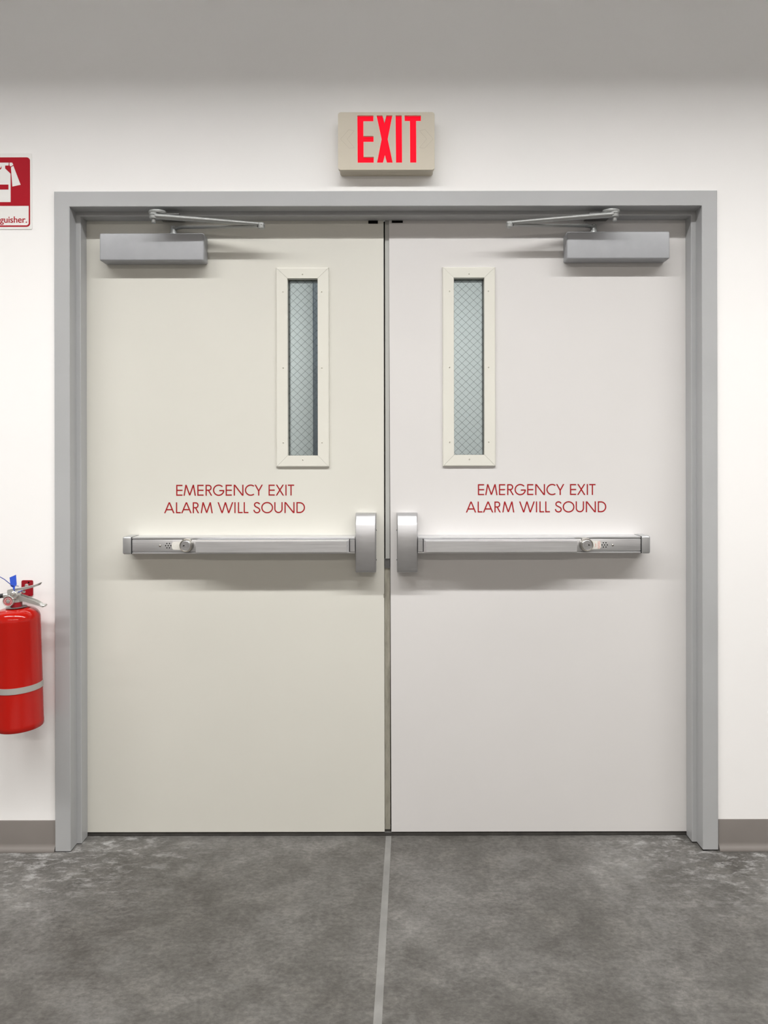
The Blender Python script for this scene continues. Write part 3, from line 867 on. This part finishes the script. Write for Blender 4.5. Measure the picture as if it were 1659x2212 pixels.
# ================================================================== FIRE EXTINGUISHER SIGN
V = 1 / 7056.0
SX, SZ = -1.2210, 2.3580
sx_ = lambda px: SX + (px - 785) * V
sz_ = lambda py: SZ - (py - 240) * V
plate = lambda x0, x1, y0, y1: (sx_(x0), sx_(x1), sz_(y1), sz_(y0))
es = thing('fire_extinguisher_sign', 'red and white fire extinguisher pictogram sign on the white wall', 'sign', (sx_(-110), WALL_Y, sz_(2040)))
Y0 = WALL_Y - 0.0002
x0, x1, z0, z1 = plate(-995, 785, 240, 2050)
build('sign_plate', lambda bm: prism(bm, rrect(x0, x1, z0, z1, 0.002), Y0 - 0.0016, Y0), 'sign_white', es, smooth=0)
a = plate(-955, 743, 335, 1992)
ib = plate(-920, 710, 1492, 1957)
def lower_round(x0, x1, z0, z1, r):
    p = rrect(x0, x1, z0, z1, r)
    return [(x0 + 0.0, z1), *[q for q in p if q[1] < (z0 + z1) / 2], (x1, z1)]
outline_plate('red_panel', [rrect(*a, 0.0115), lower_round(*ib, 0.0085)], Y0 - 0.0020, Y0 - 0.0016, 'sign_red', es)
def pic(name, pts, mt='sign_white', y=0.0023):
    build(name, lambda bm: prism(bm, [(sx_(x), sz_(y_)) for x, y_ in pts], Y0 - y, Y0 - y + 0.0003), mt, es, smooth=0)
pic('pictogram_body', [(150, 600), (280, 725), (280, 1402), (-66, 1402), (-66, 725), (64, 600), (64, 535), (40, 585), (0, 602), (-60, 602), (-60, 462), (240, 462), (232, 530), (150, 530)])
pic('pictogram_band', [(-16, 985), (230, 985), (230, 1105), (-16, 1105)], 'sign_red', 0.0027)
pic('pictogram_hose_end', [(257, 462), (318, 462), (345, 510), (288, 556), (256, 528)])
pic('pictogram_nozzle', [(290, 577), (346, 535), (520, 990), (322, 1032)])
# caption
cu = bpy.data.curves.new('caption', 'FONT')
cu.body = 'Fire Extinguisher.'
cu.align_x = 'RIGHT'
cu.size = 1.0
cu.offset = 0.006
to = bpy.data.objects.new('caption_text', cu)
me = bpy.data.meshes.new_from_object(to)
bpy.data.objects.remove(to)
xs = [v.co.x for v in me.vertices]; wd = max(xs) - min(xs); mxx = max(xs)
hgt = max(v.co.y for v in me.vertices)
kx = (1440 * V) / wd
kz = (150 * V) / hgt
for v in me.vertices:
    v.co = Vector((sx_(667) + (v.co.x - mxx) * kx, Y0 - 0.0019, sz_(1893) + v.co.y * kz)) - ROOT[es]
bm = bmesh.new()
for k, dx in enumerate((-0.00035, 0.0, 0.00035)):      # heavier strokes
    n0 = len(bm.verts)
    bm.from_mesh(me)
    bm.verts.ensure_lookup_table()
    bmesh.ops.translate(bm, verts=bm.verts[n0:], vec=(dx, -0.00004 * k, 0))
bm.to_mesh(me)
bm.free()
me.materials.clear(); me.materials.append(M['sign_red'])
co = bpy.data.objects.new('caption', me)
COL.objects.link(co)
co.parent = es

# ================================================================== FIRE EXTINGUISHER
AX, AY, AZ = -1.2270, -0.083, 0.842      # axis at the top of the shoulder
bk = thing('extinguisher_hook', 'dark red metal wall hook behind the fire extinguisher handle', 'wall hook', (-1.2385, WALL_Y, 0.862))
def f(bm):
    prism(bm, rrect(-1.2580, -1.2195, 0.862, 0.9150, 0.005), WALL_Y - 0.0030, WALL_Y - 0.0002)
build('back_plate', f, 'bracket_red', bk, smooth=40)
build('hook_arm', lambda bm: (box(bm, -1.2480, -1.2290, -0.060, WALL_Y - 0.003, 0.863, 0.867, 0.001, 1), box(bm, -1.2480, -1.2290, -0.062, -0.059, 0.863, 0.878, 0.001, 1)), 'bracket_red', bk, smooth=40)
build('mounting_screw', lambda bm: lathe(bm, [(0.0062, 0.0068), (0.0060, 0.0052), (0.003, 0.0040)], (-1.2400, 0, 0.8975), 'y', 16), 'alu', bk, smooth=50)
build('screw_hole', lambda bm: lathe(bm, [(0.0028, 0.0069), (0.0028, 0.0066)], (-1.2335, 0, 0.9075), 'y', 12), 'black', bk, smooth=0)

fe = thing('fire_extinguisher', 'red fire extinguisher with grey band and blue tag hanging on the wall', 'fire extinguisher', (AX, AY, AZ))
RB_ = 0.0715
g = lambda u, v, y=0.0: (AX + u / 1000.0, AY + y / 1000.0, AZ + v / 1000.0)     # millimetres from the shoulder top
def f(bm):
    p = [(0.050, -0.386), (RB_ - 0.002, -0.386), (RB_, -0.383), (RB_, -0.368), (RB_ - 0.0006, -0.366), (RB_ - 0.0006, -0.044), (RB_ - 0.0006, -0.038)]
    for i in range(1, 17):
        a = R(90 * i / 16)
        p.append((0.018 + (RB_ - 0.0186) * max(math.cos(a), 0.0) ** 0.62 if i < 16 else 0.018, -0.038 + 0.037 * math.sin(a)))
    lathe(bm, p, (AX, AY, AZ), 'z', 64)
build('cylinder', f, 'ext_red', fe, smooth=50, label='glossy red cylinder')
build('strap_band', lambda bm: lathe(bm, [(RB_ - 0.0004, -0.262), (RB_ + 0.0008, -0.262), (RB_ + 0.0008, -0.243), (RB_ - 0.0004, -0.243)], (AX, AY, AZ), 'z', 64, cap=False), 'band', fe, smooth=40, label='grey band around the cylinder')
build('neck', lambda bm: lathe(bm, [(0.0180, -0.003), (0.0180, 0.020)], (AX, AY, AZ), 'z', 32), 'bracket_red', fe, smooth=40)
build('collar_ring', lambda bm: lathe(bm, [(0.0180, 0.0015), (0.0310, 0.0010), (0.0325, 0.0022), (0.0310, 0.0032), (0.0180, 0.0036)], (AX, AY, AZ), 'z', 40), 'alu_dark', fe, smooth=50)
def f(bm):
    lathe(bm, [(0.0185, 0.019), (0.0185, 0.0275), (0.0140, 0.029), (0.0140, 0.052)], (AX, AY, AZ), 'z', 28)
    x, y, z = g(-4, 40)
    box(bm, x - 0.019, x + 0.016, AY - 0.011, AY + 0.011, z - 0.010, z + 0.018, 0.002, 2)
build('valve_body', f, 'alu', fe, smooth=40)
def f(bm):      # pivot boss facing the room
    lathe(bm, [(0.0115, 0.0), (0.0125, -0.010), (0.0122, -0.0165), (0.0108, -0.0175), (0.0102, -0.0155)], g(5, 44.5, -9), 'y', 28)
build('valve_boss', f, 'alu', fe, smooth=40)
build('boss_bolt', lambda bm: lathe(bm, [(0.0058, 0.0), (0.0058, -0.006), (0.0042, -0.007)], g(4, 49, -22), 'y', 6), 'alu', fe, smooth=0)
# pressure gauge
gc = g(-13, 25.5, -21)
build('pressure_gauge', lambda bm: lathe(bm, [(0.0110, 0.016), (0.0176, 0.006), (0.0180, -0.004), (0.0170, -0.0062), (0.0148, -0.0056), (0.0142, -0.0040)], gc, 'y', 40), 'alu', fe, smooth=40, label='round silver rimmed pressure gauge')
pg = bpy.data.objects['pressure_gauge']
build('gauge_dial', lambda bm: lathe(bm, [(0.0146, -0.0030), (0.0146, -0.0042)], gc, 'y', 32), 'gauge_face', pg, smooth=0, label='pinkish red gauge dial')
def f(bm):
    for i in range(20):
        a, c = R(-40 + 260 * i / 20), R(-40 + 260 * (i + 0.8) / 20)
        q = [(gc[0] + r * math.cos(t), gc[2] + r * math.sin(t)) for r, t in ((0.0098, a), (0.0112, a), (0.0112, c), (0.0098, c))]
        prism(bm, q, gc[1] - 0.0046, gc[1] - 0.0043)
build('gauge_scale', f, 'gauge_mark', pg, smooth=0)
build('gauge_hub', lambda bm: lathe(bm, [(0.0066, -0.0042), (0.0064, -0.0047), (0.0030, -0.0052)], gc, 'y', 24), 'alu', pg, smooth=40)
build('gauge_needle', lambda bm: prism(bm, [(gc[0] - 0.001, gc[2]), (gc[0] + 0.001, gc[2]), (gc[0] + 0.0006, gc[2] + 0.0125), (gc[0] - 0.0006, gc[2] + 0.0125)], gc[1] - 0.0056, gc[1] - 0.0053), 'band', pg, smooth=0)
# squeeze lever (upper) and carrying handle (lower), pressed channels
def channel(bm, top, bot, half, th=1.4, flange_top=True):
    """top/bot = side outline edges in mm; web on top (lever) or below (handle)"""
    for y in (-half, half - th):
        pts = [g(u, v)[0::2] for u, v in top] + [g(u, v)[0::2] for u, v in bot[::-1]]
        prism(bm, pts, AY + y / 1000, AY + (y + th) / 1000)
    web = top if flange_top else bot
    sg = -1 if flange_top else 1
    for (u0, v0), (u1, v1) in zip(web, web[1:]):
        vs = []
        hi_ = half - th - 0.05
        for u, v, y in ((u0, v0, -hi_), (u1, v1, -hi_), (u1, v1, hi_), (u0, v0, hi_)):
            vs.append(bm.verts.new(g(u, v - 0.1 * (1 if flange_top else -1), y)))
        ws = []
        for u, v, y in ((u0, v0 + sg * th, -hi_), (u1, v1 + sg * th, -hi_), (u1, v1 + sg * th, hi_), (u0, v0 + sg * th, hi_)):
            ws.append(bm.verts.new(g(u, v, y)))
        bm.faces.new(vs); bm.faces.new(ws[::-1])
        for i in range(4):
            j = (i + 1) % 4
            bm.faces.new((vs[i], ws[i], ws[j], vs[j]))
build('squeeze_lever', lambda bm: channel(bm, [(-24, 57), (-21, 60), (-6, 61.5), (20, 64.5), (45, 69), (66, 73), (76, 77), (80.5, 79)],
                                              [(-24, 48), (-18, 47), (2, 51), (22, 56), (46, 61.5), (66, 66.5), (76, 70.5), (79.5, 75)], 9.5), 'alu', fe, smooth=30, label='pale metal squeeze lever')
build('carry_handle', lambda bm: channel(bm, [(2, 44), (10, 43), (28, 36.5), (48, 28), (66, 20.5), (76, 14.5), (84, 8), (91, 2)],
                                             [(2, 25), (10, 24.5), (22, 22), (35, 19), (50, 13.5), (66, 8.5), (78, 4.5), (91, -0.5)], 11.0, 1.4, False), 'alu', fe, smooth=30, label='pale metal carrying handle')
def f(bm):
    tube(bm, [g(78, 8, 0), g(88, 5.5, 0), g(95.5, 4.5, 0), g(97, 2.5, 0)], [0.0112, 0.0112, 0.0100, 0.0040], 14, 1.0, 0.42)
build('handle_tip', f, 'alu', fe, smooth=50)
build('hang_pin', lambda bm: lathe(bm, [(0.004, -0.001), (0.005, 0.004), (0.003, 0.006)], g(24, 50, 0), 'y', 14), 'alu', fe, smooth=40)
# hose and coupling, leaving on the far side from the doors
def f(bm):
    o = g(-26, 40)
    lathe(bm, [(0.0088, 0.002), (0.0088, -0.0125), (0.0076, -0.013)], (o[0], o[1], o[2]), 'x', 24)
    lathe(bm, [(0.0072, 0.010), (0.0072, 0.002)], (o[0], o[1], o[2]), 'x', 24)
build('hose_coupling', f, 'alu', fe, smooth=40)
def f(bm):
    P = []
    ctl = [g(-38, 40), g(-60, 37), g(-80, 26, 2), g(-93, 0, 4), g(-97, -40, 6), g(-97, -120, 8), g(-96, -200, 8), g(-92, -255, 4)]
    for i in range(len(ctl) - 1):
        p0, p1, p2, p3 = [Vector(ctl[min(max(k, 0), len(ctl) - 1)]) for k in (i - 1, i, i + 1, i + 2)]
        for j in range(6):
            t = j / 6
            P.append(0.5 * ((2 * p1) + (p2 - p0) * t + (2 * p0 - 5 * p1 + 4 * p2 - p3) * t * t + (3 * p1 - p0 - 3 * p2 + p3) * t ** 3))
    P.append(Vector(ctl[-1]))
    tube(bm, P, 0.0072, 14)
build('hose', f, 'hose', fe, smooth=60, label='black rubber hose')
# blue seal tag and its tail
def f(bm):
    pts = [(-19.0, 97.3), (1.6, 105.3), (2.9, 73.5), (-2.7, 67.5), (-4.4, 56.8), (-8.4, 56.8), (-9.4, 64.5), (-16.7, 69.5)]
    prism(bm, [(g(u + 11, v + 4)[0], g(u + 11, v + 4)[2]) for u, v in pts], AY - 0.0215, AY - 0.0200)
tg = build('seal_tag', f, 'tag', fe, smooth=0, label='bright blue plastic seal tag')
def f(bm):
    h = lambda u, v, y: g(u - 0.53 * y, v - 0.2 * y, y)
    tube(bm, [h(-75, 107, -16), h(-60, 104, -18), h(-52.5, 101.3, -20), h(-36, 91.5, -22), h(-25, 82, -23), h(-13, 71.5, -23), h(-8, 70.5, -22.5)], 0.0013, 8)
    tube(bm, [h(-8, 69.5, -22.5), h(2, 70, -15), h(9, 68.5, -8)], 0.0010, 8)
    tube(bm, [h(-6, 56, -21), h(-3, 51, -20), h(3, 48.5, -16), h(12, 50.5, -12.5), h(21, 54, -10)], 0.0013, 8)
build('seal_cord', f, 'tag_cord', tg, smooth=60, label='thin dark blue cord')
fe.rotation_euler = (0, R(-1.6), 0)

# ================================================================== behind the glass
pl = build('vestibule_post', lambda bm: box(bm, -0.438, -0.160, 1.47, 1.598, 0.0, 2.68, 0.004, 1), 'pillar', origin=(-0.30, 1.53, 0))
tag(pl, 'dark slate blue post behind the glass of the cream door', 'post')
